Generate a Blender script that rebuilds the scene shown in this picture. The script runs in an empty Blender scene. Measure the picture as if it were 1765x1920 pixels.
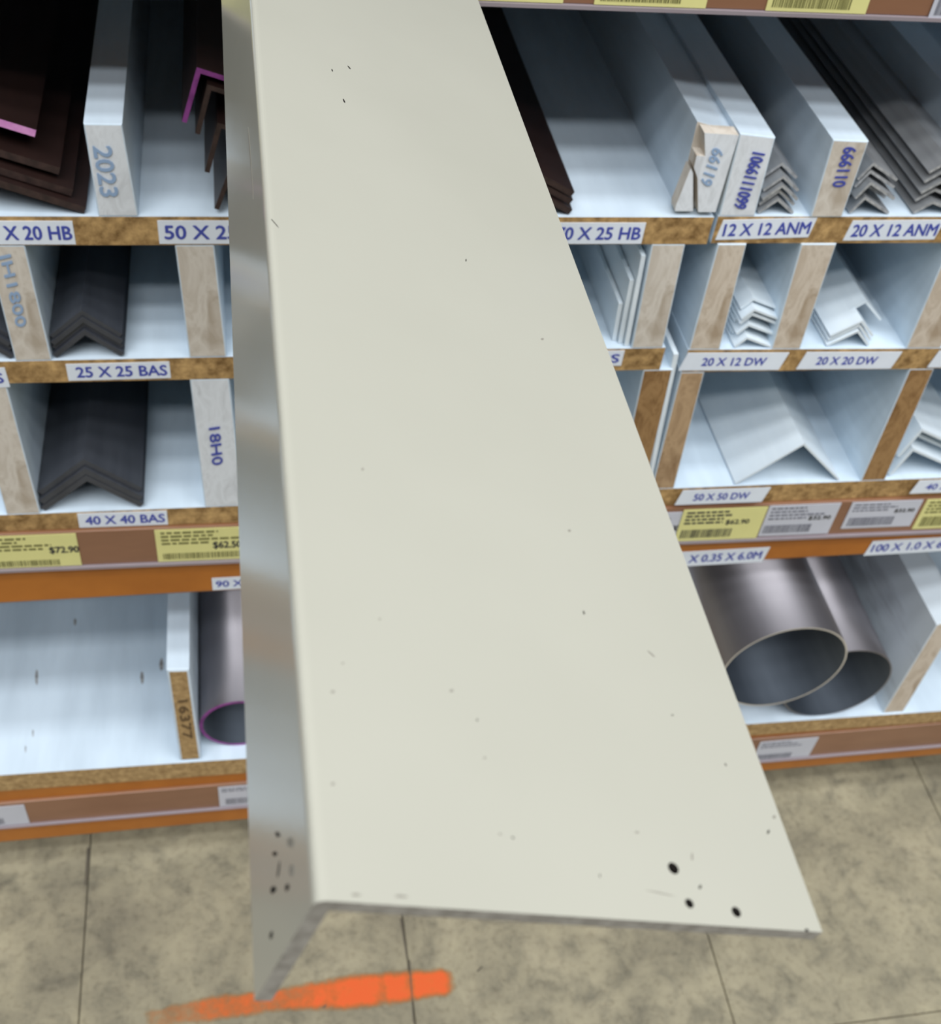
import bpy, bmesh, math, random
import numpy as np
from mathutils import Vector, Matrix
random.seed(7)
scene = bpy.context.scene
C = scene.collection

# ------------------------------------------------------------------ camera
W_PX, H_PX, F_PX = 1765.0, 1920.0, 2227.2
CAM = Vector((0.0, -0.5823, 1.093))
ROT = (Matrix.Rotation(math.radians(-14.985), 3, 'Z') @ Matrix.Rotation(math.radians(44.199), 3, 'X')
       @ Matrix.Rotation(math.radians(8.327), 3, 'Z'))
cd = bpy.data.cameras.new('camera')
cam = bpy.data.objects.new('camera', cd)
C.objects.link(cam)
cam.matrix_world = Matrix.Translation(CAM) @ ROT.to_4x4()
cd.sensor_fit = 'VERTICAL'
cd.sensor_height = 36.0
cd.lens = F_PX / H_PX * 36.0
cd.clip_start = 0.01
cd.dof.use_dof = True
cd.dof.focus_distance = 0.40
cd.dof.aperture_fstop = 23.0
scene.camera = cam

# ------------------------------------------------------------------ light
scene.view_settings.view_transform = 'Standard'
scene.view_settings.look = 'None'
scene.view_settings.gamma = 1.0
scene.view_settings.use_curve_mapping = False
scene.view_settings.exposure = 0.0
world = bpy.data.worlds.new('warehouse_air')
scene.world = world
world.use_nodes = True
bg = world.node_tree.nodes['Background']
bg.inputs[0].default_value = (0.92, 0.96, 1.0, 1)
bg.inputs[1].default_value = 0.045


def strip_light(y, z, power, length=9.0, width=0.35):
    ld = bpy.data.lights.new('ceiling_strip_light', 'AREA')
    ld.shape = 'RECTANGLE'
    ld.size, ld.size_y = length, width
    ld.energy = power
    ld.color = (0.97, 0.985, 1.0)
    o = bpy.data.objects.new('ceiling_strip_light', ld)
    o.location = (0.4, y, z)
    C.objects.link(o)


strip_light(-1.0, 5.6, 140, width=.5)      # rows of tubes over the aisle
strip_light(-2.1, 5.6, 165, width=.5)
strip_light(-3.2, 5.6, 215, width=.5)
strip_light(-4.5, 5.6, 230, width=.5)


# ------------------------------------------------------------------ pixel -> place
def ray(x, y):
    return ROT @ Vector(((x - W_PX / 2) / F_PX, (H_PX / 2 - y) / F_PX, -1.0))


def onY(x, y, Y=0.0):
    r = ray(x, y)
    return CAM + r * ((Y - CAM.y) / r.y)


def onZ(x, y, Z):
    r = ray(x, y)
    return CAM + r * ((Z - CAM.z) / r.z)


# ------------------------------------------------------------------ materials
def srgb(r, g, b):
    f = lambda c: (c / 255 / 12.92) if c / 255 <= 0.04045 else ((c / 255 + 0.055) / 1.055) ** 2.4
    return (f(r), f(g), f(b), 1.0)


class NT:
    def __init__(self, name):
        self.m = bpy.data.materials.new(name)
        self.m.use_nodes = True
        self.t = self.m.node_tree
        self.b = self.t.nodes['Principled BSDF']

    def n(self, kind, **kw):
        nd = self.t.nodes.new(kind)
        for k, v in kw.items():
            if k.startswith('_'):
                setattr(nd, k[1:], v)
            else:
                nd.inputs[k.replace('__', ' ')].default_value = v
        return nd

    def l(self, a, ao, b, bi):
        self.t.links.new(a.outputs[ao], b.inputs[bi])

    def ramp(self, src, so, stops):
        r = self.n('ShaderNodeValToRGB')
        el = r.color_ramp.elements
        while len(el) < len(stops):
            el.new(0.5)
        for e, (p, c) in zip(el, stops):
            e.position = p
            e.color = c
        self.l(src, so, r, 'Fac')
        return r

    def mix(self, fac, a, b, blend='MIX'):
        m = self.n('ShaderNodeMix', _data_type='RGBA', _blend_type=blend)
        for sock, v in ((0, fac), (6, a), (7, b)):
            if isinstance(v, tuple) and hasattr(v[0], 'outputs'):
                self.t.links.new(v[0].outputs[v[1]], m.inputs[sock])
            else:
                m.inputs[sock].default_value = v
        return m


def noise_mat(name, c1, c2, scale=30, rough=0.5, detail=4, lo=0.35, hi=0.65, stretch=(1, 1, 1), bump=0.0, spec=0.5,
              metal=0.0, world_space=False, rough2=None):
    k = NT(name)
    if world_space:
        tc = k.n('ShaderNodeNewGeometry'); out = 'Position'
    else:
        tc = k.n('ShaderNodeTexCoord'); out = 'Object'
    mp = k.n('ShaderNodeMapping')
    mp.inputs['Scale'].default_value = stretch
    k.l(tc, out, mp, 'Vector')
    nz = k.n('ShaderNodeTexNoise', Scale=scale, Detail=detail, Roughness=0.6)
    k.l(mp, 'Vector', nz, 'Vector')
    rp = k.ramp(nz, 'Fac', [(lo, c1), (hi, c2)])
    k.l(rp, 'Color', k.b, 'Base Color')
    k.b.inputs['Roughness'].default_value = rough
    k.b.inputs['Metallic'].default_value = metal
    k.b.inputs['Specular IOR Level'].default_value = spec
    if bump:
        bp = k.n('ShaderNodeBump', Strength=bump, Distance=0.001)
        k.l(nz, 'Fac', bp, 'Height')
        k.l(bp, 'Normal', k.b, 'Normal')
    return k.m


def plain(name, col, rough=0.5, spec=0.5, metal=0.0):
    return noise_mat(name, tuple(x * 0.96 for x in col[:3]) + (1,), col, 60, rough, spec=spec, metal=metal)


M = {}
M['melamine'] = noise_mat('white_melamine', srgb(200, 216, 229), srgb(217, 233, 246), 9, 0.42, stretch=(3, .5, 3), spec=0.4)
M['melamine_dirty'] = noise_mat('scuffed_melamine', srgb(170, 178, 186), srgb(220, 232, 241), 16, 0.45, stretch=(2, .35, 2), lo=.3, hi=.5)
M['chip'] = noise_mat('particleboard_edge', srgb(116, 88, 52), srgb(202, 166, 112), 170, 0.85, 6, 0.3, 0.7, bump=0.35, spec=0.2)
M['chip_light'] = noise_mat('particleboard_pale', srgb(140, 112, 74), srgb(196, 166, 118), 200, 0.85, 6, 0.3, 0.7, bump=0.3, spec=0.2)


def wood(name, a, b, sc=60):
    k = NT(name)
    tc = k.n('ShaderNodeTexCoord')
    mp = k.n('ShaderNodeMapping')
    mp.inputs['Rotation'].default_value = (0, 0.5, 0)
    mp.inputs['Scale'].default_value = (1.6, 1, .7)
    k.l(tc, 'Object', mp, 'Vector')
    nz = k.n('ShaderNodeTexNoise', Scale=sc, Detail=5, Roughness=0.6, Distortion=.8)
    k.l(mp, 'Vector', nz, 'Vector')
    rp = k.ramp(nz, 'Fac', [(.3, a), (.5, b), (.62, tuple(.5 * (p + q) for p, q in zip(a, b))), (.75, b)])
    k.l(rp, 'Color', k.b, 'Base Color')
    k.b.inputs['Roughness'].default_value = .75
    k.b.inputs['Specular IOR Level'].default_value = .25
    bp = k.n('ShaderNodeBump', Strength=.2, Distance=.001)
    k.l(nz, 'Fac', bp, 'Height')
    k.l(bp, 'Normal', k.b, 'Normal')
    return k.m


M['wood_white'] = wood('painted_wood_end', srgb(200, 204, 208), srgb(224, 229, 234), 50)
M['wood_pale'] = wood('pale_wood_end', srgb(178, 166, 150), srgb(212, 205, 194), 40)
M['wood_mid'] = wood('worn_wood_end', srgb(168, 150, 128), srgb(208, 196, 180), 40)
M['wood_brown'] = wood('brown_wood_end', srgb(112, 80, 46), srgb(160, 126, 84), 60)
M['wood_tan'] = wood('tan_wood_end', srgb(136, 108, 78), srgb(184, 156, 122), 45)
M['grey'] = noise_mat('dark_grey_coated', srgb(54, 57, 64), srgb(70, 73, 80), 40, 0.42, stretch=(1, .1, 1))
M['silver'] = noise_mat('mill_aluminium', srgb(150, 153, 156), srgb(178, 181, 184), 60, 0.42, stretch=(1, .05, 1), metal=0.45)
M['silver_end'] = noise_mat('sawn_aluminium', srgb(150, 152, 155), srgb(200, 202, 204), 300, 0.5, metal=0.3)
M['white'] = noise_mat('white_coated', srgb(218, 229, 237), srgb(230, 240, 246), 40, 0.35, stretch=(1, .1, 1))
M['brown'] = noise_mat('dark_brown_coated', srgb(32, 20, 18), srgb(42, 27, 24), 40, 0.4, stretch=(1, .1, 1))
M['brown_end'] = noise_mat('dark_brown_sawn', srgb(40, 27, 25), srgb(62, 44, 40), 200, 0.6)
M['purple'] = noise_mat('purple_painted_end', srgb(116, 44, 118), srgb(152, 70, 152), 150, 0.55)
M['pink'] = noise_mat('pink_painted_end', srgb(206, 128, 196), srgb(226, 160, 214), 150, 0.55)
M['orange'] = noise_mat('orange_enamel', srgb(172, 102, 30), srgb(184, 112, 36), 25, 0.38)
M['strip'] = noise_mat('brown_ticket_strip', srgb(132, 94, 70), srgb(146, 106, 80), 20, 0.22, stretch=(.3, 1, 1))
M['lip'] = plain('clear_plastic_lip', srgb(150, 140, 146), 0.2)
M['paper'] = plain('white_paper', srgb(228, 236, 246), 0.6)
M['ticket_white'] = plain('white_ticket', srgb(200, 203, 214), 0.35)
M['yellow'] = plain('yellow_ticket', srgb(226, 222, 150), 0.35)
M['ink_blue'] = plain('blue_ink', srgb(66, 78, 168), 0.6)
M['ink_pale'] = plain('faded_blue_ink', srgb(146, 172, 204), 0.7)
M['ink_dark'] = plain('dark_print', srgb(62, 62, 58), 0.6)
M['ink_olive'] = plain('olive_print', srgb(112, 110, 62), 0.6)
M['ink_grey'] = plain('grey_print', srgb(120, 122, 134), 0.6)
M['ink_brown'] = plain('brown_ink', srgb(96, 74, 46), 0.7)
M['dark'] = plain('dark_nick_and_hole_shade', srgb(38, 34, 32), 0.8, .2)  # colour of the nicks, and painted shade on the drilled hole walls
M['scuff'] = plain('grey_scuff', srgb(150, 146, 136), 0.7, .3)
M['smudge'] = noise_mat('brown_grey_smudge', srgb(92, 86, 80), srgb(170, 170, 170), 220, .8)
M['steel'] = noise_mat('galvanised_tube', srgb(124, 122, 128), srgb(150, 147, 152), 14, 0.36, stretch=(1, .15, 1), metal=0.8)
M['steel_inner'] = noise_mat('shaded_tube_bore', srgb(62, 70, 80), srgb(84, 92, 102), 14, 0.5, stretch=(1, .15, 1), metal=0.6)  # bore colour darkened to carry the shade inside the tubes
M['steel_rim'] = plain('sawn_tube_rim', srgb(206, 200, 188), 0.5, metal=.2)
M['steel_back'] = plain('rack_upright_enamel', srgb(70, 80, 110), 0.5)


def concrete():
    k = NT('worn_grey_floor')
    g = k.n('ShaderNodeNewGeometry')
    n1 = k.n('ShaderNodeTexNoise', Scale=9, Detail=6, Roughness=.62, Distortion=.5)
    n2 = k.n('ShaderNodeTexNoise', Scale=32, Detail=5, Roughness=.65, Distortion=.4)
    n3 = k.n('ShaderNodeTexNoise', Scale=150, Detail=3, Roughness=.6)
    for n in (n1, n2, n3):
        k.l(g, 'Position', n, 'Vector')
    r1 = k.ramp(n1, 'Fac', [(.32, srgb(134, 130, 116)), (.5, srgb(163, 158, 139)), (.68, srgb(184, 178, 157))])
    r2 = k.ramp(n2, 'Fac', [(.28, srgb(140, 138, 132)), (.5, srgb(222, 217, 206)), (.7, srgb(238, 233, 220))])
    mx = k.mix(.75, (r1, 'Color'), (r2, 'Color'), 'MULTIPLY')
    r3 = k.ramp(n3, 'Fac', [(.25, srgb(196, 192, 182)), (.5, srgb(255, 255, 250))])
    my = k.mix(.6, (mx, 2), (r3, 'Color'), 'MULTIPLY')
    k.t.links.new(my.outputs[2], k.b.inputs['Base Color'])
    k.b.inputs['Roughness'].default_value = .6
    bp = k.n('ShaderNodeBump', Strength=.25, Distance=.001)
    k.l(n2, 'Fac', bp, 'Height')
    k.l(bp, 'Normal', k.b, 'Normal')
    return k.m


M['floor'] = concrete()
M['slab'] = plain('dark_joint', srgb(92, 86, 74), .9)


def cream():
    k = NT('cream_powder_coat')
    tc = k.n('ShaderNodeTexCoord')
    n1 = k.n('ShaderNodeTexNoise', Scale=14, Detail=3)
    n2 = k.n('ShaderNodeTexNoise', Scale=900, Detail=2)
    k.l(tc, 'Object', n1, 'Vector'); k.l(tc, 'Object', n2, 'Vector')
    r = k.ramp(n1, 'Fac', [(.3, srgb(187, 186, 173)), (.7, srgb(191, 190, 177))])
    k.l(r, 'Color', k.b, 'Base Color')
    k.b.inputs['Roughness'].default_value = .15
    k.b.inputs['Specular IOR Level'].default_value = .55
    bp = k.n('ShaderNodeBump', Strength=.04, Distance=.0003)
    k.l(n2, 'Fac', bp, 'Height')
    k.l(bp, 'Normal', k.b, 'Normal')
    return k.m


M['cream'] = cream()
M['cream_cut'] = noise_mat('sawn_cream_edge', srgb(128, 124, 116), srgb(160, 156, 148), 300, .6)


# ------------------------------------------------------------------ mesh helpers
def link(name, me, parent=None, origin=None):
    """me is in world coordinates; the origin goes to the given point (default: centre of its base)."""
    co = np.array([v.co[:] for v in me.vertices])
    if origin is None:
        lo, hi = co.min(0), co.max(0)
        origin = Vector(((lo[0] + hi[0]) / 2, (lo[1] + hi[1]) / 2, lo[2]))
    origin = Vector(origin)
    me.transform(Matrix.Translation(-origin))
    o = bpy.data.objects.new(name, me)
    C.objects.link(o)
    o.location = origin
    if parent is not None:
        o.parent = parent
        o.location = origin - wloc(parent)
    return o


def wloc(o):
    v = Vector(o.location)
    while o.parent:
        o = o.parent
        v += Vector(o.location)
    return v


def empty(name, loc, label, cat, group=None):
    o = bpy.data.objects.new(name, None)
    o.empty_display_size = .05
    C.objects.link(o)
    o.location = loc
    return tag(o, label, cat, group)


def tag(o, label=None, cat=None, group=None, kind=None):
    if label: o['label'] = label
    if cat: o['category'] = cat
    if group: o['group'] = group
    if kind: o['kind'] = kind
    return o


def mesh_from(bm, mats, smooth=False):
    bmesh.ops.recalc_face_normals(bm, faces=bm.faces)
    me = bpy.data.meshes.new('shape')
    if smooth:
        for f in bm.faces: f.smooth = True
    bm.to_mesh(me)
    bm.free()
    for m in mats: me.materials.append(M[m] if isinstance(m, str) else m)
    return me


def add_prism(bm, pts, y0, y1, front=0, bev=0.0):
    """polygon of (x, z) at y0 swept to y1; the face at y0 takes material slot `front`."""
    a = [bm.verts.new((p[0], y0, p[1])) for p in pts]
    b = [bm.verts.new((p[0], y1, p[1])) for p in pts]
    ff = bm.faces.new(a)
    ff.material_index = front
    bk = bm.faces.new(list(reversed(b)))
    n = len(pts)
    es = []
    for i in range(n):
        q = bm.faces.new((a[i], b[i], b[(i + 1) % n], a[(i + 1) % n]))
    if bev:
        edges = list(ff.edges)
        bmesh.ops.bevel(bm, geom=edges, offset=bev, segments=2, profile=.6, affect='EDGES')
    return ff


def prism(name, pts, y0, y1, mats, parent=None, front=None, bev=0.0):
    bm = bmesh.new()
    add_prism(bm, pts, y0, y1, (1 if len(mats) > 1 else 0) if front is None else front, bev)
    return link(name, mesh_from(bm, mats), parent)


def box(name, lo, hi, mats, parent=None, bev=0.0):
    bm = bmesh.new()
    bmesh.ops.create_cube(bm, size=1)
    for v in bm.verts:
        v.co = Vector([(lo[i] + hi[i]) / 2 + v.co[i] * (hi[i] - lo[i]) for i in range(3)])
    if bev:
        bmesh.ops.bevel(bm, geom=list(bm.edges), offset=bev, segments=2, affect='EDGES')
    if len(mats) > 1:
        bm.normal_update()
        for f in bm.faces:
            if f.normal.y < -.5: f.material_index = 1
    return link(name, mesh_from(bm, mats), parent)


def quad_px(ps, Y=0.0):
    return [(p.x, p.z) for p in (onY(x, y, Y) for x, y in ps)]


_font_cache = {}


def text_mesh(s):
    cu = bpy.data.curves.new('t', 'FONT')
    cu.body = s
    cu.resolution_u = 3
    ob = bpy.data.objects.new('t', cu)
    C.objects.link(ob)
    dg = bpy.context.evaluated_depsgraph_get()
    me = bpy.data.meshes.new_from_object(ob.evaluated_get(dg))
    bpy.data.objects.remove(ob)
    bpy.data.curves.remove(cu)
    return me


def lettering(s, tl, tr, bl, y, ink, parent, name='lettering', bold=.0):
    """text stretched on the parallelogram tl-tr-bl given as (x, z) points on the plane y."""
    me = text_mesh(s)
    co = np.array([v.co[:] for v in me.vertices])
    lo, hi = co.min(0), co.max(0)
    tl, tr, bl = (np.array(p) for p in (tl, tr, bl))
    for v in me.vertices:
        u = (v.co.x - lo[0]) / (hi[0] - lo[0]); w = (hi[1] - v.co.y) / (hi[1] - lo[1])
        p = tl + (tr - tl) * u + (bl - tl) * w
        v.co = (p[0], y, p[1])
    # a little thickness of ink
    bm = bmesh.new()
    h = np.linalg.norm(bl - tl)
    for k, (sx, sz) in enumerate(((0, 0), (.035, 0), (-.035, 0), (0, .03), (0, -.03))):
        n0 = len(bm.verts)
        bm.from_mesh(me)
        bm.verts.ensure_lookup_table()
        for v in bm.verts[n0:]:
            v.co.x += sx * h; v.co.z += sz * h; v.co.y -= k * 1e-5
    r = bmesh.ops.extrude_face_region(bm, geom=list(bm.faces))
    for e in r['geom']:
        if isinstance(e, bmesh.types.BMVert): e.co.y -= .00012
    me2 = mesh_from(bm, [ink])
    bpy.data.meshes.remove(me)
    return link(name, me2, parent)


def sticker(parent, lm, rm, h, y, mat='paper', name='shelf_label', text=None, tpx=None, th=.55, ink='ink_blue', skew=0.0, label=None):
    """paper label: lm / rm = pixels of the middles of its left and right ends; tpx = x pixels where the text starts and ends."""
    a, b = onY(*lm, y), onY(*rm, y)
    d = (b.z - a.z) / (b.x - a.x)
    L, R_ = np.array((a.x, a.z)), np.array((b.x, b.z))
    up = np.array((-d, 1.0)) * h / 2
    s = np.array((skew, 0.0))
    pts = [L - up - s, R_ - up - s, R_ + up + s, L + up + s]
    o = prism(name, [tuple(p) for p in pts], y - .0004, y, [mat], parent)
    if label: o['label'] = label
    if text:
        pm = (lm[1] + rm[1]) / 2
        def X(px): return onY(px, pm, y).x
        x0, x1 = X(tpx[0]), X(tpx[1])
        def pt(x, k): return (x - d * h * k, a.z + d * (x - a.x) + h * k)
        lettering(text, pt(x0, th / 2), pt(x1, th / 2), pt(x0, -th / 2), y - .00042, ink, o)
    return o


# ------------------------------------------------------------------ floor
DEPTH = 1.30                     # how deep the racking runs
floor = box('floor', (-3.0, -4.0, -.03), (4.0, 3.0, -.0025), ['slab'])
tag(floor, 'worn grey-beige concrete floor cut into square slabs', kind='structure')
TX, TY, TS = -.1700, -.2335, .2945
bm = bmesh.new()
bmesh.ops.create_cube(bm, size=1)
for v in bm.verts:
    v.co = Vector((v.co.x * (TS - .0010), v.co.y * (TS - .0010), v.co.z * .0025 - .00125))
bmesh.ops.bevel(bm, geom=[e for e in bm.edges if min(v.co.z for v in e.verts) > -.001], offset=.0006, segments=1, affect='EDGES')
tile = mesh_from(bm, ['floor'])
for i in range(-4, 6):
    for j in range(-5, 5):
        o = bpy.data.objects.new('floor_tile', tile)
        C.objects.link(o)
        o.parent = floor
        o.location = Vector((TX + (i + .5) * TS, TY + (j + .5) * TS, 0)) - wloc(floor)


def ground_patch(name, pts, mat, z=.0004):
    bm = bmesh.new()
    a = [bm.verts.new((p[0], p[1], z)) for p in pts]
    b = [bm.verts.new((p[0], p[1], 0)) for p in pts]
    bm.faces.new(a)
    for i in range(len(a)):
        bm.faces.new((a[i], b[i], b[(i + 1) % len(a)], a[(i + 1) % len(a)]))
    return link(name, mesh_from(bm, [mat]), floor)


def paint_mat():
    k = NT('orange_spray_paint')
    g = k.n('ShaderNodeTexCoord')
    n = k.n('ShaderNodeTexNoise', Scale=60, Detail=6, Roughness=.7)
    k.l(g, 'Object', n, 'Vector')
    att = k.n('ShaderNodeAttribute', _attribute_name='cover')
    ad = k.n('ShaderNodeMath', _operation='MULTIPLY_ADD')
    k.l(n, 'Fac', ad, 0); ad.inputs[1].default_value = .9
    k.l(att, 'Fac', ad, 2)
    rr = k.ramp(ad, 'Value', [(.35, (0, 0, 0, 1)), (.95, (1, 1, 1, 1))])
    col = k.ramp(ad, 'Value', [(.45, srgb(178, 132, 66)), (.75, srgb(212, 110, 46)), (1.0, srgb(222, 94, 38))])
    k.l(col, 'Color', k.b, 'Base Color')
    k.l(rr, 'Color', k.b, 'Alpha')
    k.b.inputs['Roughness'].default_value = .7
    return k.m


M['paint'] = paint_mat()


def paint_mark():
    # a sprayed line: thick at the right end, faint towards the left
    p0, p1 = onZ(205, 1921, 0), onZ(868, 1836, 0)
    mid = [(205, 1926), (400, 1891), (540, 1872), (665, 1860), (868, 1838)]
    cl = [onZ(x, y, 0) for x, y in mid]
    hw = [.009, .0125, .0120, .0165, .0125]
    N, K = 110, 14
    bm = bmesh.new()
    lay = bm.verts.layers.float.new('cover')
    rows = []
    for i in range(N + 1):
        t = i / N * 4
        k = min(int(t), 3); u = t - k
        c = cl[k].lerp(cl[k + 1], u); h = hw[k] + (hw[k + 1] - hw[k]) * u
        s = i / N
        strength = [-.12, .30, .30, .56, .54][k] * (1 - u) + [-.12, .30, .30, .56, .54][k + 1] * u
        gap = min(abs(c.x - .1245), abs(c.x - .0985))
        strength -= .28 * max(0, 1 - gap / .004)
        r = []
        for j in range(K + 1):
            w = (j / K * 2 - 1) * 1.35
            v = bm.verts.new((c.x, c.y + w * h, .0003))
            edge = max(0, min(1, (1.35 - abs(w)) / .75)) * max(0, min(1, min(s / .1, (1 - s) / .045)))
            v[lay] = strength * edge - .45 * (1 - edge)
            r.append(v)
        rows.append(r)
    for i in range(N):
        for j in range(K):
            bm.faces.new((rows[i][j], rows[i + 1][j], rows[i + 1][j + 1], rows[i][j + 1]))
    o = link('paint_mark', mesh_from(bm, ['paint']), floor)
    o['label'] = 'orange spray-painted line on the floor'


paint_mark()
# dark gouges in the joints and scattered specks
for (x0, y0, x1, y1, w) in ((752, 1722, 764, 1798, .0022), (166, 1590, 160, 1660, .003), 
                            (895, 1822, 905, 1812, .0016), (606, 1890, 612, 1884, .002), (768, 1800, 776, 1920, .0014)):
    a, b = onZ(x0, y0, 0), onZ(x1, y1, 0)
    d = (b - a).normalized(); n_ = Vector((-d.y, d.x, 0)) * w / 2
    ground_patch('gouge', [(a - n_)[:2], (b - n_ * .6)[:2], (b + n_ * .6)[:2], (a + n_)[:2]], 'slab', .00035)

# ------------------------------------------------------------------ racking: beams, uprights, end shelves
XL, XR = -.62, 1.12


def lin(pa, pb, Y=0.0):
    """straight line z(x) through two pixels on the plane Y"""
    a, b = onY(*pa, Y), onY(*pb, Y)
    s = (b.z - a.z) / (b.x - a.x)
    return lambda x: a.z + s * (x - a.x)


def slab(name, x0, x1, top, bot, y0, y1, mats, parent=None, bev=0.0):
    return prism(name, [(x0, bot(x0)), (x1, bot(x1)), (x1, top(x1)), (x0, top(x0))], y0, y1, mats, parent, bev=bev)


const = lambda v: (lambda x: v)

# lower beam
b4_top = lin((0, 1480), (1765, 1350))
b4_bot = lin((0, 1580), (1765, 1415))
b4_s1 = lin((0, 1502), (1765, 1352))
b4_s0 = lin((0, 1543), (1765, 1391))
lower = empty('rack_beam', (.25, .02, .07), 'orange steel beam with brown ticket strip just above the floor', 'beam')
slab('beam_face', XL, XR, b4_top, b4_bot, 0, .045, ['orange'], lower, .002)
slab('ticket_strip', XL, XR, b4_s1, b4_s0, -.003, -.0003, ['strip'], lower, .0006)
slab('strip_lip', XL, XR, b4_s0, lambda x: b4_s0(x) - .002, -.0055, -.0003, ['lip'], lower)
# middle beam
b3_top = lin((0, 997), (1765, 928))
b3_bot = lin((0, 1132), (1765, 1032))
b3_s0 = lin((0, 1060), (1765, 988))
middle = empty('rack_beam', (.25, .02, .40), 'orange steel beam with yellow and white price tickets under the pigeonholes', 'beam')
slab('beam_face', XL, XR, b3_top, b3_bot, 0, .045, ['orange'], middle, .002)
slab('ticket_strip', XL, XR, b3_top, b3_s0, -.003, -.0003, ['strip'], middle, .0006)
slab('strip_lip', XL, XR, b3_s0, lambda x: b3_s0(x) - .0022, -.0055, -.0003, ['lip'], middle)
# upper beam
b0_bot = lin((905, 12), (1765, 42), -.005)
UP_TOP = .8855
b0_top = const(UP_TOP - .018)
upper = empty('rack_beam', (.25, .02, .842), 'brown ticket strip beam with yellow barcode tickets above the open row', 'beam')
slab('beam_face', XL, XR, b0_top, lambda x: b0_bot(x) + .001, 0, .045, ['orange'], upper, .001)
slab('ticket_strip', XL, XR, lambda x: b0_bot(x) + .036, lambda x: b0_bot(x) + .002, -.003, -.0003, ['strip'], upper, .0006)
slab('strip_lip', XL, XR, lambda x: b0_bot(x) + .002, b0_bot, -.005, -.0003, ['lip'], upper)

# end shelves (white board with raw particleboard edge)
s4_top = lin((0, 1450), (1765, 1330))
s4_bot = lambda x: b4_top(x) + .0002
o = slab('shelf_board', XL, XR, s4_top, s4_bot, -.002, DEPTH, ['melamine', 'chip_light'])
bottom_shelf = tag(o, 'wide white-faced particleboard shelf on the lowest orange beam', 'shelf')
o = slab('shelf_board', XL, XR, const(UP_TOP), const(UP_TOP - .0178), .001, DEPTH, ['melamine', 'chip'])
tag(o, 'particleboard shelf on the top beam carrying the cream angle', 'shelf')
# uprights left and right, out of the picture
for x, side in ((XL - .035, 'left'), (XR + .035, 'right')):
    up = empty('rack_upright', (x, .04, 0), 'slotted steel upright at the %s end of the orange beams' % ('paint mark' if side == 'left' else 'silver tube'), 'upright')
    for y in (.0, DEPTH - .08):
        bm = bmesh.new()
        for lo, hi in (((x - .034, y, 0), (x + .034, y + .004, 1.5)), ((x - .034, y + .004, 0), (x - .030, y + .08, 1.5)), ((x + .030, y + .004, 0), (x + .034, y + .08, 1.5))):
            r = bmesh.ops.create_cube(bm, size=1)
            for v in r['verts']:
                v.co = Vector([(lo[i] + hi[i]) / 2 + v.co[i] * (hi[i] - lo[i]) for i in range(3)])
        link('post', mesh_from(bm, ['steel_back']), up)
    for z in (.3, .75, 1.2):
        box('brace', (x - .012, .08, z), (x + .012, DEPTH - .08, z + .03), ['steel_back'], up)


# ------------------------------------------------------------------ price tickets
def ticket(beam, x0, x1, pyl, zb, zt, y, col, price=None, ppos=(.55, .82, .45, .70), bars=True, ink='ink_dark', bar_rng=(.05, .62, .06, .36), rows=4):
    """x0, x1 pixels of its ends (at pixel row pyl); zb/zt functions of x for its lower and upper edge"""
    a, b = onY(x0, pyl, y).x, onY(x1, pyl, y).x
    pts = [(a, zb(a)), (b, zb(b)), (b, zt(b)), (a, zt(a))]
    t = prism('price_ticket', pts, y - .0005, y, [col], beam)
    def P(u, w):
        x = a + (b - a) * u
        return (x, zb(x) + (zt(x) - zb(x)) * w)
    bm = bmesh.new()
    yy = y - .0006
    def bar(u0, u1, w0, w1):
        add_prism(bm, [P(u0, w0), P(u1, w0), P(u1, w1), P(u0, w1)], yy - .0001, y - .0004)
    if bars:
        u = bar_rng[0]
        while u < bar_rng[1]:
            w = random.choice((.006, .009, .013))
            bar(u, u + w, bar_rng[2], bar_rng[3])
            u += w + random.choice((.006, .009, .012))
    for r in range(rows):
        w0 = .93 - r * .11
        u = .05
        end = random.uniform(.45, .9) if r else .55
        if price and w0 > ppos[2] - .03 and w0 - .055 < ppos[3] + .03: end = min(end, ppos[0] - .04)
        while u < end:
            l = random.uniform(.03, .1)
            bar(u, min(u + l, end), w0 - .055, w0)
            u += l + .018
    if len(bm.faces):
        p = link('barcode_print', mesh_from(bm, [ink]), t)
    else:
        bm.free()
    if price:
        u0, u1, w0, w1 = ppos
        lettering(price, P(u0, w1), P(u1, w1), P(u0, w0), yy, 'ink_dark', t, 'price')
    return t


zb3 = lambda x: b3_s0(x) + .0008
zt3 = lambda x: b3_top(x) - .001
ticket(middle, -70, 146, 1020, zb3, zt3, -.0032, 'yellow', '$72.90', (.74, 1.0, .40, .62), ink='ink_olive', bar_rng=(.05, .8, .05, .22))
ticket(middle, 292, 505, 1015, zb3, zt3, -.0032, 'yellow', '$62.50', (.5, .75, .35, .58), ink='ink_olive', bar_rng=(.05, .8, .08, .26))
ticket(middle, 1180, 1282, 975, zb3, lambda x: b3_top(x) - .004, -.0032, 'ticket_white', '6.30', (.76, .95, .36, .55), ink='ink_grey')
ticket(middle, 1280, 1435, 965, zb3, zt3, -.0040, 'yellow', '$62.90', (.55, .83, .48, .64), ink='ink_dark', bar_rng=(.05, .66, .10, .36))
ticket(middle, 1437, 1568, 965, lambda x: zb3(x) + .001, zt3, -.0032, 'ticket_white', '$32.90', (.62, .93, .48, .62), ink='ink_grey', bar_rng=(.04, .7, .1, .36))
ticket(middle, 1593, 1722, 955, lambda x: zb3(x) + .006, lambda x: b3_top(x) - .001, -.0032, 'ticket_white', '$32.90', (.66, .94, .55, .7), ink='ink_grey', bar_rng=(.06, .7, .1, .42), rows=3)
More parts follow.
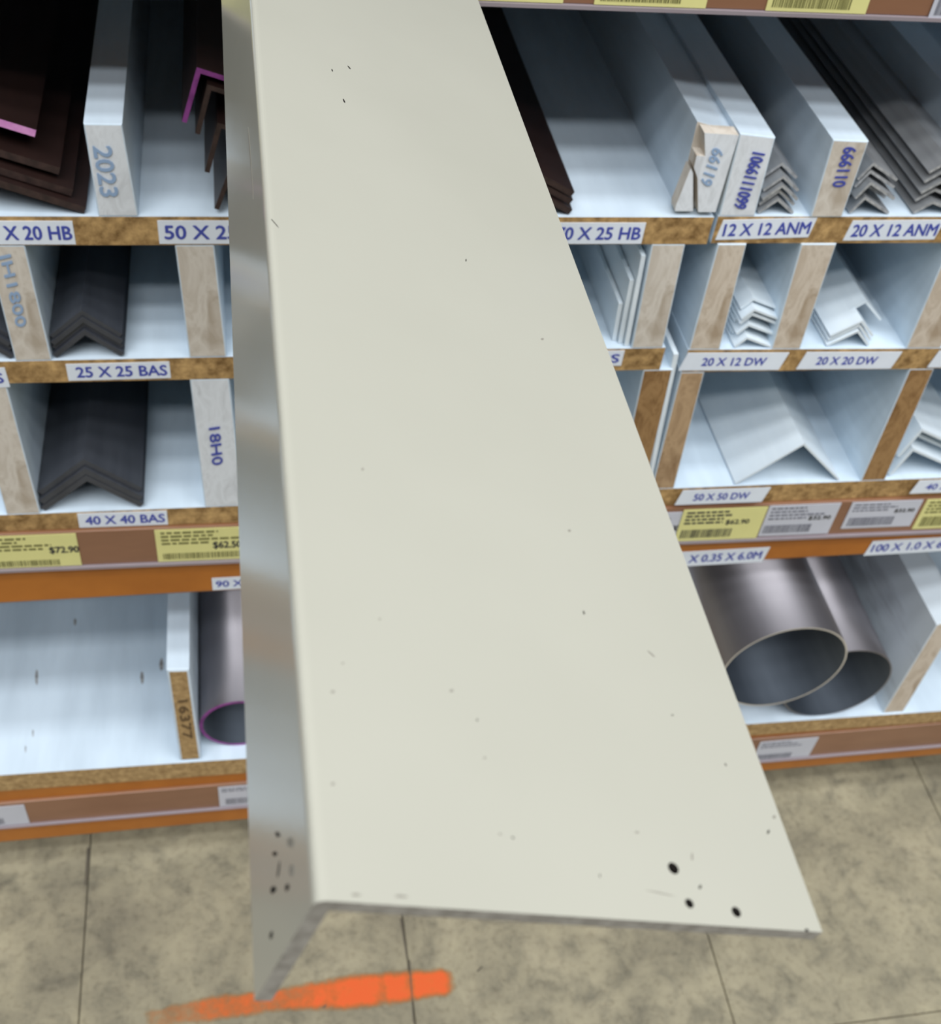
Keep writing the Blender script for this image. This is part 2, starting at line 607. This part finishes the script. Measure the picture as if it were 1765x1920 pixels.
ticket(middle, 1732, 1880, 950, lambda x: zb3(x) + .002, zt3, -.0032, 'yellow', None, ink='ink_olive', bar_rng=(.06, .7, .1, .42))
zb4 = lambda x: b4_s0(x) + .0012
zt4 = lambda x: b4_s1(x) - .003
ticket(lower, -90, 50, 1524, zb4, lambda x: zt4(x) - .001, -.0032, 'ticket_white', None, ink='ink_grey', bar_rng=(.1, .66, .1, .4), rows=2)
ticket(lower, 410, 530, 1488, zb4, zt4, -.0032, 'ticket_white', None, ink='ink_grey', bar_rng=(.1, .66, .1, .4), rows=2)
ticket(lower, 1424, 1528, 1396, zb4, lambda x: zt4(x) - .002, -.0032, 'ticket_white', None, ink='ink_grey', bar_rng=(.02, .66, .04, .3), rows=3)
zb0 = lambda x: b0_bot(x) + .0024
zt0 = lambda x: b0_bot(x) + .036
ticket(upper, -160, 60, -10, zb0, zt0, -.0032, 'yellow', None, ink='ink_olive', bar_rng=(.05, .66, .05, .45))
ticket(upper, 150, 370, -10, zb0, zt0, -.0032, 'yellow', None, ink='ink_olive', bar_rng=(.05, .66, .05, .45))
ticket(upper, 840, 1056, 2, zb0, zt0, -.0032, 'yellow', None, ink='ink_olive', bar_rng=(.05, .66, .05, .45))
ticket(upper, 1114, 1325, 5, zb0, zt0, -.0032, 'yellow', None, ink='ink_olive', bar_rng=(.05, .75, .06, .5))
ticket(upper, 1436, 1626, 15, zb0, zt0, -.0032, 'yellow', None, ink='ink_olive', bar_rng=(.05, .82, .06, .5))
ticket(upper, 1743, 1900, 25, lambda x: zb0(x) - .001, zt0, -.0036, 'ticket_white', None, ink='ink_grey')

# tape labels on the orange face of the middle beam
sticker(middle, (1268, 1049), (1437, 1039), .0175, -.0004, 'paper', 'tape_label', 'X 0.35 X 6.0M', (1294, 1426), .5, skew=.001)
sticker(middle, (1628, 1028), (1812, 1017), .0175, -.0004, 'paper', 'tape_label', '100 X 1.0 X 6.5M', (1638, 1800), .5, skew=.001)
sticker(middle, (398, 1095), (520, 1088), .0135, -.0004, 'paper', 'tape_label', '90 X 0.35', (405, 505), .5)

# ------------------------------------------------------------------ pigeonhole units
left = empty('pigeonhole_unit', (.0, .5, b3_top(0)), 'white-faced particleboard pigeonhole unit with labels ending in HB and BAS', 'shelving')
right = empty('pigeonhole_unit', (.6, .5, b3_top(.6)), 'white-faced particleboard pigeonhole unit with labels ending in ANM and DW', 'shelving')
XM1 = onY(1336, 430).x           # where the two units meet, top board
XM2 = onY(1243, 672).x
s1_top, s1_bot = const(.7205), lin((0, 460), (1765, 457))
s2L_top, s2L_bot = lin((0, 678), (1240, 652)), lin((0, 719), (1237, 693))
s2R_top, s2R_bot = lin((1280, 656), (1765, 653)), lin((1280, 698), (1765, 691))
s3_top, s3_bot = lin((0, 966), (1765, 896)), lambda x: b3_top(x) + .0002
XM3 = onY(1212, 930).x
slab('shelf_board', XL, XM1 - .001, s1_top, s1_bot, 0, DEPTH, ['melamine', 'chip'], left)
slab('shelf_board', XM1 + .002, XR, s1_top, s1_bot, .001, DEPTH, ['melamine', 'chip'], right)
slab('shelf_board', XL, XM2, s2L_top, s2L_bot, 0, DEPTH, ['melamine', 'chip'], left)
XM2b = onY(1285, 676).x
slab('shelf_board', XM2b, XR, s2R_top, s2R_bot, .0, DEPTH, ['melamine', 'chip'], right)
slab('shelf_board', XL, XM3, s3_top, s3_bot, 0, DEPTH, ['melamine', 'chip'], left)
slab('shelf_board', XM3 + .001, XR, s3_top, s3_bot, 0, DEPTH, ['melamine', 'chip'], right)
for u, x0, x1 in ((left, XL, XM3), (right, XM3 + .001, XR)):
    slab('back_panel', x0, x1, s1_top, s3_bot, DEPTH, DEPTH + .004, ['melamine'], u)

def divider(unit, ps, mat, zbot=None, ztop=None, y0=0.0, y1=DEPTH - .02, name='divider', side='melamine', bev=.0008):
    q = quad_px(ps, y0)                # TL TR BR BL
    q = [list(p) for p in q]
    if zbot:                           # stand it on the shelf
        for i in (2, 3): q[i][1] = zbot(q[i][0])
    if ztop:
        for i in (0, 1): q[i][1] = ztop(q[i][0])
    return prism(name, [tuple(p) for p in reversed(q)], y0, y1, [side, mat], unit, bev=bev)


def scrawl(s, d, tl, tr, bl, ink, y=-.0004):
    """handwriting on a divider's end; corners as pixels of the text's own top-left, top-right and bottom-left"""
    a, b, c = (onY(*p, y) for p in (tl, tr, bl))
    return lettering(s, (a.x, a.z), (b.x, b.z), (c.x, c.z), y, ink, d, 'handwriting')


# open top row
d = divider(left, [(156, 232), (229, 233), (259, 400), (184, 402)], 'wood_white', s1_top)
scrawl('2023', d, (208, 274), (222, 368), (174, 274), 'ink_pale')
# chipped board: whole behind, ragged at the front
full = [(1308, 228), (1386, 249), (1344, 399), (1267, 398)]
b1 = divider(left, full, 'wood_pale', s1_top, y0=.010, bev=0, side='melamine')
k5 = lambda x, y: (900 + x / 3.53, y / 3.53)
rag = quad_px([k5(1488, 880), k5(1715, 895), k5(1560, 1404), k5(1446, 1404), k5(1442, 1180), k5(1418, 1110), k5(1436, 1030), k5(1492, 1035)], 0)
rag = [(x, max(z, .7206)) for x, z in rag]
prism('broken_end', list(reversed(rag)), 0, .0098, ['wood_pale', 'wood_white'], b1)
spl = quad_px([k5(1400, 1120), k5(1415, 1150), k5(1414, 1404), k5(1296, 1404), k5(1300, 1370)], 0)
spl = [(x, max(z, .7206)) for x, z in spl]
prism('splinter', list(reversed(spl)), .001, .0098, ['wood_pale', 'wood_white'], b1)
scrawl('66119', b1, (1358, 283), (1333, 350), (1338, 276), 'ink_pale')
d = divider(right, [(1388, 250), (1455, 258), (1417, 401), (1350, 401)], 'wood_white', s1_top, y0=.001)
scrawl('1066111099', d, (1435, 289), (1398, 392), (1412, 285), 'ink_blue', .0005)
d = divider(right, [(1563, 262), (1630, 265), (1581, 403), (1522, 402)], 'wood_pale', s1_top)
scrawl('666110', d, (1608, 276), (1584, 350), (1584, 276), 'ink_blue')
divider(right, [(1868, 265), (1932, 268), (1870, 405), (1806, 404)], 'wood_pale', s1_top)
# second row
d = divider(left, [(-26, 462), (47, 462), (97, 672), (28, 674)], 'wood_pale', s2L_top, lambda x: s1_bot(x))
scrawl('JH1800', d, (18, 470), (50, 610), (-8, 476), 'ink_pale')
divider(left, [(328, 463), (402, 463), (425, 666), (355, 668)], 'wood_pale', s2L_top, s1_bot)
divider(left, [(1222, 461), (1285, 461), (1244, 650), (1185, 650)], 'wood_pale', s2L_top, s1_bot)
divider(right, [(1347, 457), (1401, 457), (1350, 656), (1292, 656)], 'wood_mid', s2R_top, s1_bot)
divider(right, [(1502, 461), (1568, 461), (1501, 654), (1447, 654)], 'wood_mid', s2R_top, s1_bot)
divider(right, [(1782, 457), (1846, 457), (1765, 652), (1700, 652)], 'wood_mid', s2R_top, s1_bot)
# third row
divider(left, [(-58, 722), (12, 722), (76, 962), (12, 964)], 'wood_pale', s3_top, s2L_bot)
d = divider(left, [(356, 714), (430, 713), (456, 944), (384, 946)], 'wood_white', s3_top, s2L_bot)
scrawl('18H0', d, (412, 800), (418, 870), (392, 803), 'ink_blue')
divider(left, [(1207, 694), (1262, 693), (1210, 917), (1158, 920)], 'wood_brown', s3_top, s2L_bot)
divider(right, [(1277, 698), (1322, 697), (1265, 914), (1222, 916)], 'wood_tan', s3_top, s2R_bot)
divider(right, [(1706, 693), (1752, 693), (1661, 898), (1615, 900)], 'wood_brown', s3_top, s2R_bot)

# two more dividers behind the cream angle
divider(left, [(770, 462), (836, 462), (826, 658), (762, 658)], 'wood_pale', s2L_top, s1_bot)
divider(left, [(776, 704), (838, 704), (828, 930), (768, 932)], 'wood_mid', s3_top, s2L_bot)

# thin white edging strip wedged between the two units
e = divider(None, [(1264, 664), (1273, 664), (1219, 916), (1212, 917)], 'white', s3_top, None, .001, .9, 'edging_strip', 'white', 0)
tag(e, 'thin white plastic strip standing in the gap between the two pigeonhole units', 'strip')

# shelf labels
sticker(left, (-62, 436), (139, 436), .0148, 0, text='X 20 HB', tpx=(8, 134), th=.58)
sticker(left, (297, 435), (530, 435), .0150, 0, text='50 X 25 HB', tpx=(309, 512), th=.58)
sticker(left, (1004, 437), (1207, 437), .0145, 0, text='70 X 25 HB', tpx=(1044, 1201), th=.58)
sticker(right, (1349, 431), (1524, 426), .0138, .001, text='12 X 12 ANM', tpx=(1358, 1518), th=.60, skew=.001)
sticker(right, (1590, 432), (1762, 430), .0142, .001, text='20 X 12 ANM', tpx=(1599, 1757), th=.60, skew=.001)
sticker(left, (-70, 712), (14, 707), .0150, 0, text='BAS', tpx=(-48, 6), th=.5)
sticker(left, (126, 698), (319, 693), .0128, 0, text='25 X 25 BAS', tpx=(143, 313), th=.62)
sticker(left, (1050, 673), (1168, 671), .0125, 0, text='BAS', tpx=(1098, 1161), th=.55)
sticker(right, (1281, 678), (1470, 677), .0148, -.0004, text='20 X 12 DW', tpx=(1317, 1436), th=.45, skew=.0015)
sticker(right, (1503, 676), (1681, 675), .0148, -.0004, text='20 X 20 DW', tpx=(1532, 1644), th=.45, skew=.0015)
sticker(right, (1750, 673), (1920, 672), .0148, -.0004, text='25 X 25 DW', tpx=(1780, 1890), th=.45, skew=.0015)
sticker(left, (147, 976), (314, 970), .0138, 0, text='40 X 40 BAS', tpx=(160, 309), th=.58)
sticker(right, (1273, 933), (1437, 927), .0152, -.0044, text='50 X 50 DW', tpx=(1302, 1404), th=.45, skew=.0015)
sticker(right, (1715, 913), (1880, 907), .0140, -.0044, text='40 X 40 DW', tpx=(1738, 1850), th=.45, skew=.0015)

# ------------------------------------------------------------------ lengths of angle lying in the pigeonholes
ORD = ['lowest', 'second from bottom', 'third from bottom', 'fourth from bottom', 'fifth from bottom', 'sixth from bottom', 'seventh from bottom']


def l_section(A, L, R, t):
    """six corners of an L with outer corner A and toes L, R (x, z), thickness t"""
    A, L, R = (np.array(p, float) for p in (A, L, R))
    u, v = L - A, R - A
    u /= np.linalg.norm(u); v /= np.linalg.norm(v)
    nu, nv = np.array((-u[1], u[0])), np.array((-v[1], v[0]))
    if nu @ v < 0: nu = -nu
    if nv @ u < 0: nv = -nv
    # inner corner: A + a u + b v with distance t from both arms
    a = t / abs(nv @ u); b = t / abs(nu @ v)
    I = A + a * u + b * v
    return [tuple(L), tuple(A), tuple(R), tuple(R + nv * t), tuple(I), tuple(L + nu * t)]


def angle(A, L, R, t, y0, y1, mats, label, group=None, name='metal_angle', cat='angle'):
    pts = l_section(A, L, R, t)
    o = prism(name, list(reversed(pts)), y0, y1, mats, bev=0)
    return tag(o, label, cat, group)


def stack(apx, lpx, rpx, n, dz, t, mats, what, zf, y0=.0015, length=1.1, jit=.004, group=None, name='metal_angle', dx=0.0):
    A = onY(*apx, y0)
    L, R = onY(*lpx, y0), onY(*rpx, y0)
    lx, rx = L.x, R.x
    zl, zr = zf(lx) + t * 1.02, zf(rx) + t * 1.02
    if n > 1:                          # nested angles must not bite into each other
        for fx, fz in ((lx, zl), (rx, zr)):
            h_, v_ = abs(A.x - fx), abs(A.z - fz)
            t = min(t, .93 * dz * h_ / math.hypot(h_, v_))
        t = max(t, .0006)
    for i in range(n):
        sh = i * dz
        yy = y0 + (random.uniform(0, jit) if i else 0)
        lab = 'only ' + what if n == 1 else '%s %s' % ('topmost' if i == n - 1 else ORD[i], what)
        if n == 1: lab = what
        angle((A.x + dx * i, A.z + sh), (lx + dx * i, zl + sh), (rx + dx * i, zr + sh), t, yy, yy + length, mats, lab, group, name)


k2 = lambda x, y: (x / 3.2, 400 + y / 3.2)
k6 = lambda x, y: (1265 + x / 3.53, y / 3.53)
k7 = lambda x, y: (1050 + x / 2.469, 380 + y / 2.469)
k8 = lambda x, y: (1150 + x / 2.87, 640 + y / 2.87)
GB, GE = ['grey', 'grey'], ['silver', 'silver_end']
stack(k2(505, 700), k2(322, 880), k2(748, 850), 4, .0043, .0030, GB, 'dark grey angle nested above the 25 X 25 label', s2L_top, jit=.003, group='dark grey 25 mm angles')
stack((-58, 619), (-115, 680), (27, 676), 4, .0043, .0030, GB, 'dark grey angle behind the JH18 handwritten board', s2L_top, group='dark grey angles by the handwritten board')
stack(k2(515, 1572), k2(252, 1810), k2(868, 1775), 3, .0062, .0042, GB, 'dark grey angle nested above the 40 X 40 BAS label', s3_top, jit=.003, group='dark grey 40 mm angles')
stack(k6(690, 1310), k6(552, 1404), k6(790, 1408), 5, .0046, .0017, GE, 'small silver angle nested above the 12 X 12 label', s1_top, y0=.003, jit=.012, group='silver 12 mm angles')
stack(k6(1265, 1300), k6(1160, 1396), k6(1425, 1405), 5, .0050, .0017, GE, 'silver angle nested above the 20 X 12 ANM label', s1_top, y0=.003, jit=.010, group='silver 20 by 12 angles')
stack(k6(1715, 1330), k6(1575, 1412), k6(1890, 1420), 5, .0068, .0019, GE, 'larger silver angle beside the 20 X 12 silver angles', s1_top, y0=.003, jit=.004, group='larger silver angles')
WH = ['white', 'white']
stack(k7(868, 622), k7(800, 690), k7(978, 688), 7, .0042, .0016, WH, 'small white angle nested above the 20 X 12 DW label', s2R_top, y0=.001, jit=.012, group='white 20 by 12 angles')
stack(k7(1385, 590), k7(1232, 668), k7(1432, 666), 3, .0040, .0017, WH, 'white angle nested above the 20 X 20 label', s2R_top, y0=.002, jit=.002, group='white 20 mm angles')
A_, L_, R_ = onY(*k7(1420, 452), .016), onY(*k7(1285, 532), .016), onY(*k7(1492, 540), .016)
angle((A_.x, A_.z), (L_.x, L_.z), (R_.x, R_.z), .0017, .016, 1.1, WH, 'set-back white angle lying on top of the 20 X 20 nest', 'white 20 mm angles')
stack(k8(1030, 548), k8(655, 772), k8(1215, 756), 1, 0, .0016, WH, 'large single white angle above the 50 X 50 label', s3_top, y0=.001)
stack(k8(1615, 575), k8(1478, 735), k8(1905, 700), 3, .0095, .0022, WH, 'white angle beside the brown divider right of the 50 X 50 angle', s3_top, y0=.003, jit=.012, group='white angles beyond the 50 mm angle')

# thin white flats leaning on the divider over the BAS label
q0 = onY(1183, 648)
for i, (h, off) in enumerate(((.070, .0006), (.050, .0040), (.030, .0074))):
    x = q0.x - off
    lean = -.046
    z = s2L_top(x) + .0002
    pts = [(x - .0028, z), (x, z), (x + lean * h, z + h), (x + lean * h - .0028, z + h)]
    o = prism('flat_strip', pts, .002 + .003 * i, 1.0, ['white', 'white'])
    tag(o, '%s white flat strip leaning on the divider by the BAS label' % ('tallest', 'middle-height', 'shortest')[i], 'strip', 'white flats leaning on the divider')

# dark brown angles of the open top row
BE = ['brown', 'brown_end']
tips = [(163, 399), (137, 356), (113, 315), (68, 244)]
for i, (x, y) in enumerate(tips):
    yy = .002 + .004 * i
    T = onY(x, y, yy)
    zt = s1_top(0) + .0044 if i == 0 else T.z
    T = (T.x, zt)
    A = (T[0] - .118 - .004 * i, T[1] + .046)
    L = (A[0] - .016, A[1] - .05)
    angle(A, L, T, .0042, yy, yy + 1.1, ['brown', 'pink'] if i == 3 else BE,
          '%s wide dark brown angle %s' % (ORD[i] if i < 3 else 'topmost', 'with a pink painted end' if i == 3 else 'above the X 20 HB label'), 'wide dark brown angles')
k8b = lambda x, y: (300 + x / 5.645, 80 + y / 5.645)


def px_angle(a, l, r, y0, t, mats, label, group):
    A, L, R = (onY(*p, y0) for p in (a, l, r))
    return angle((A.x, A.z), (L.x, L.z), (R.x, R.z), t, y0, y0 + 1.1, mats, label, group)


px_angle((369, 126), (341, 228), (470, 158), .010, .0026, ['brown', 'purple'], 'dark brown angle with a purple painted end above the 50 X 25 label', 'dark brown 50 mm angles')
px_angle((389, 158), (366, 250), (490, 190), .008, .0026, BE, 'plain-ended dark brown angle just under the purple-ended one', 'dark brown 50 mm angles')
px_angle((408, 230), (384, 322), (520, 262), .004, .0026, BE, 'dark brown angle two below the purple-ended one', 'dark brown 50 mm angles')
px_angle((436, 300), (402, 391), (560, 391), .002, .0026, BE, 'dark brown angle lying on the shelf below the purple-ended one', 'dark brown 50 mm angles')
stack((900, 300), (760, 404), (1072, 403), 3, .0052, .0036, BE, 'dark brown angle above the 70 X 25 label', s1_top, y0=.002, jit=.003, group='dark brown 70 mm angles')


# ------------------------------------------------------------------ bottom row: board, tubes
def tube(cx_, cz, r, t, y0, y1, label, rim='steel_rim', outer='steel', group='silver tubes'):
    N = 72
    bm = bmesh.new()
    rings = []
    for rad, y in ((r, y0), (r, y1), (r - t, y1), (r - t, y0)):
        rings.append([bm.verts.new((cx_ + rad * math.cos(a), y, cz + rad * math.sin(a))) for a in (2 * math.pi * i / N for i in range(N))])
    for k in range(4):
        A, B = rings[k], rings[(k + 1) % 4]
        for i in range(N):
            f = bm.faces.new((A[i], B[i], B[(i + 1) % N], A[(i + 1) % N]))
            f.material_index = (0, 0, 2, 1)[k]
            f.smooth = k in (0, 2)
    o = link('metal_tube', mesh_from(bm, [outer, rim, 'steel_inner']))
    for e in o.data.edges: pass
    return tag(o, label, 'tube', group)


r2 = .0525
c2x = .5357
c2z = s4_top(c2x) + r2 + .0003
r1 = .0570
c1x, c1z = .4495, max(.283, c2z + math.sqrt((r1 + r2 + .0008) ** 2 - (c2x - .4495) ** 2))
c3z = s4_top(.36) + r2 + .0003
c3x = c1x - math.sqrt((r1 + r2 + .0008) ** 2 - (c1z - c3z) ** 2)
tube(c2x, c2z, r2, .0012, .002, 1.15, 'wide silver tube lying on the shelf, dark-rimmed, partly hidden by another tube', 'steel')
tube(c3x, c3z, r2, .0012, .14, 1.2, 'silver tube set far back under the bright-rimmed tube', 'steel')
tube(c1x, c1z, r1, .0016, -.025, 1.1, 'silver tube with a bright cut rim lying across two others')
tb = onY(434, 1322, .02)
rt = .034
tx = onY(372, 1330, .02).x + rt
tube(tx, s4_top(tx) + rt + .0003, rt, .0030, .012, 1.1, 'small grey tube with a purple painted rim on the bottom shelf', 'purple', 'steel', None)

d = divider(None, [(312, 1257), (355, 1256), (377, 1414), (336, 1417)], 'chip_light', s4_top, None, 0, 1.2, 'divider_board', 'melamine', .002)
tag(d, 'white board on edge with raw handwritten end beside the purple-rimmed tube', 'board')
scrawl('16377', d, (352, 1312), (361, 1384), (334, 1314), 'ink_brown')
d = divider(None, [(1757, 1172), (1806, 1152), (1697, 1330), (1659, 1332)], 'wood_mid', s4_top, None, 0, 1.2, 'divider_board', 'melamine_dirty', .001)
tag(d, 'leaning white board with worn wooden end beside the large silver tubes', 'board')

# scuffs on the white bottom shelf
for (x, y, l, w) in ((69, 1268, 34, 6), (267, 1270, 28, 7), (303, 1246, 26, 9), (141, 1166, 16, 5), (48, 1405, 16, 3), (62, 1375, 20, 3)):
    ps = []
    for i in range(8):
        th = 2 * math.pi * i / 8
        p = onZ(x + math.cos(th) * w / 2 * random.uniform(.6, 1.1), y + math.sin(th) * l / 2 * random.uniform(.7, 1.1), .17)
        p = onZ(x + math.cos(th) * w / 2 * random.uniform(.6, 1.1), y + math.sin(th) * l / 2 * random.uniform(.7, 1.1), s4_top(p.x))
        ps.append(p)
    bm = bmesh.new()
    t_ = [bm.verts.new((p.x, p.y, s4_top(p.x) + .00015)) for p in ps]
    b_ = [bm.verts.new((p.x, p.y, s4_top(p.x) - .0002)) for p in ps]
    bm.faces.new(t_)
    for i in range(8): bm.faces.new((t_[i], b_[i], b_[(i + 1) % 8], t_[(i + 1) % 8]))
    link('scuff_mark', mesh_from(bm, ['smudge']), bottom_shelf)


# ------------------------------------------------------------------ the cream angle in front
YE = -.5005
cA, cR, cL = onY(592, 1688, YE), onY(1543, 1748, YE), onY(477, 1877, YE)
A, R, L = (np.array((p.x, p.z)) for p in (cA, cR, cL))
T = .0030


def cream_section():
    u = (L - A) / np.linalg.norm(L - A); v = (R - A) / np.linalg.norm(R - A)
    base = [np.array(p) for p in l_section(A, L, R, T)]     # L A R R' I L'
    rad = .0022
    pts = [base[0]]
    # rounded outer corner
    p0, p1 = A + u * rad, A + v * rad
    for k in range(7):
        s = k / 6
        pts.append((1 - s) ** 2 * p0 + 2 * s * (1 - s) * A + s * s * p1)
    pts += [base[2], base[3], base[4], base[5]]
    return pts, u, v


sec, cu, cv = cream_section()
LEN = 1.55
bm = bmesh.new()
add_prism(bm, list(reversed([tuple(p) for p in sec])), YE, YE + LEN, 1)
me = mesh_from(bm, ['cream', 'cream_cut'])
ca = link('cream_angle', me, origin=(A[0], 0.0, UP_TOP))
tag(ca, 'large cream powder-coated metal angle sticking out of the rack, drilled at its cut end', 'angle')
for p in ca.data.polygons: p.use_smooth = False
# rest both toes on the upper shelf
zmin = min(p[1] for p in sec)
print('cream angle lowest', zmin, 'shelf', UP_TOP, 'toes', R, L)

# drilled holes: cut through the wide flange
nv = np.array((-cv[1], cv[0]))
if nv[1] < 0: nv = -nv          # outward (up)
nu = np.array((-cu[1], cu[0]))
if nu[0] > 0: nu = -nu          # outward (left)


def on_flange(px, py, which='wide'):
    """point of the outer face under a pixel: (distance along arm from the corner, Y, point)"""
    n = Vector((nv[0], 0, nv[1])) if which == 'wide' else Vector((nu[0], 0, nu[1]))
    P0 = Vector((A[0], YE, A[1]))
    r = ray(px, py)
    t = (P0 - CAM).dot(n) / r.dot(n)
    return CAM + r * t, n


def cutter(px, py, r):
    p, n = on_flange(px, py)
    bm = bmesh.new()
    bmesh.ops.create_cone(bm, cap_ends=True, segments=14, radius1=r, radius2=r, depth=.02)
    q = n.to_track_quat('Z', 'Y').to_matrix().to_4x4()
    bm.transform(Matrix.Translation(p) @ q)
    m_ = bpy.data.meshes.new('c'); bm.to_mesh(m_); bm.free()
    m_.materials.append(M['dark'])  # dark walls paint the shade into the holes
    o = bpy.data.objects.new('c', m_); C.objects.link(o)
    return o


cuts = [cutter(1263, 1628, .00115), cutter(1293, 1694, .0009), cutter(1381, 1710, .0010)]
for c in cuts:
    md = ca.modifiers.new('b', 'BOOLEAN'); md.operation = 'DIFFERENCE'; md.object = c; md.solver = 'EXACT'; md.material_mode = 'TRANSFER'
dg = bpy.context.evaluated_depsgraph_get()
nm = bpy.data.meshes.new_from_object(ca.evaluated_get(dg))
ca.modifiers.clear()
ca.data = nm
for c in cuts: bpy.data.objects.remove(c)


def mark(px, py, L_, w, ang_, which, mat, bm):
    """a nick: a sliver lying on the flange; L_, w in pixels, ang_ in degrees in the picture"""
    a = math.radians(ang_)
    dx, dy = math.cos(a), math.sin(a)
    out = []
    K = 7
    for i in range(K):
        th = 2 * math.pi * i / K
        ex = math.cos(th) * L_ / 2 * random.uniform(.75, 1.15); ey = math.sin(th) * w / 2 * random.uniform(.7, 1.2)
        p, n = on_flange(px + ex * dx - ey * dy, py + ex * dy + ey * dx, which)
        out.append(p + n * .00006)
    vs = [bm.verts.new(p) for p in out]
    bm.faces.new(vs)
    base = [bm.verts.new(p - n * .00008) for p in out]
    for i in range(K):
        bm.faces.new((vs[i], vs[(i + 1) % K], base[(i + 1) % K], base[i]))


def marks(name, items, mat, label):
    bm = bmesh.new()
    for it in items: mark(*it, mat, bm)
    o = link(name, mesh_from(bm, [mat]), ca)
    o['kind'] = 'stuff'
    o['label'] = label


w_ = 'wide'
marks('nick_marks', [(645, 189, 9, 3, 65, w_), (623, 132, 5, 2.4, 65, w_), (655, 127, 10, 2, 50, w_), (874, 488, 5, 2, 90, w_),
                     (1095, 1149, 8, 3, 75, w_), (895, 1350, 5, 2.5, 80, w_), (1261, 1341, 5, 2, 10, w_), (1441, 1560, 9, 4, 110, w_), (1361, 1434, 7, 2, 60, w_),
                     (1125, 1642, 6, 2, 90, w_), (1313, 1663, 9, 6, 100, w_), (962, 1571, 6, 3, 30, w_), (515, 418, 22, 1.4, 50, w_),
                     (521, 1565, 12, 8, 60, 'n'), (516, 1601, 9, 9, 0, 'n'), (513, 1668, 16, 10, 110, 'n'), (539, 1664, 14, 7, 100, 'n'), (509, 1753, 16, 6, 100, 'n'),
                     (523, 1630, 36, 3, 98, 'n'), (1513, 1752 - 8, 8, 6, 0, w_)], 'dark', 'small dark nicks and chips')
marks('scuff_marks', [(624, 1297, 7, 6, 0, w_), (847, 1295, 8, 6, 0, w_), (909, 1421, 5, 4, 0, w_), (624, 1470, 7, 6, 0, w_), (712, 1161, 4, 4, 0, w_), (1221, 1226, 18, 3, 40, w_),
                      (938, 1564, 6, 4, 30, w_), (1195, 1561, 9, 4, 10, w_), (1298, 1607, 4, 14, 0, w_), (1452, 1532, 7, 8, 0, w_), (643, 1244, 5, 4, 0, w_), (1240, 1675, 60, 2, 12, w_),
                      (752, 1681, 26, 6, 3, w_), (668, 1678, 20, 5, 3, w_), (680, 880, 5, 5, 0, w_), (1017, 636, 6, 5, 0, w_), (1068, 995, 6, 5, 0, w_), (545, 1580, 12, 22, 0, 'n'), (548, 1632, 10, 22, 0, 'n'),
                      (470, 300, 2, 150, -4, 'n')], 'scuff', 'faint grey scuffs')
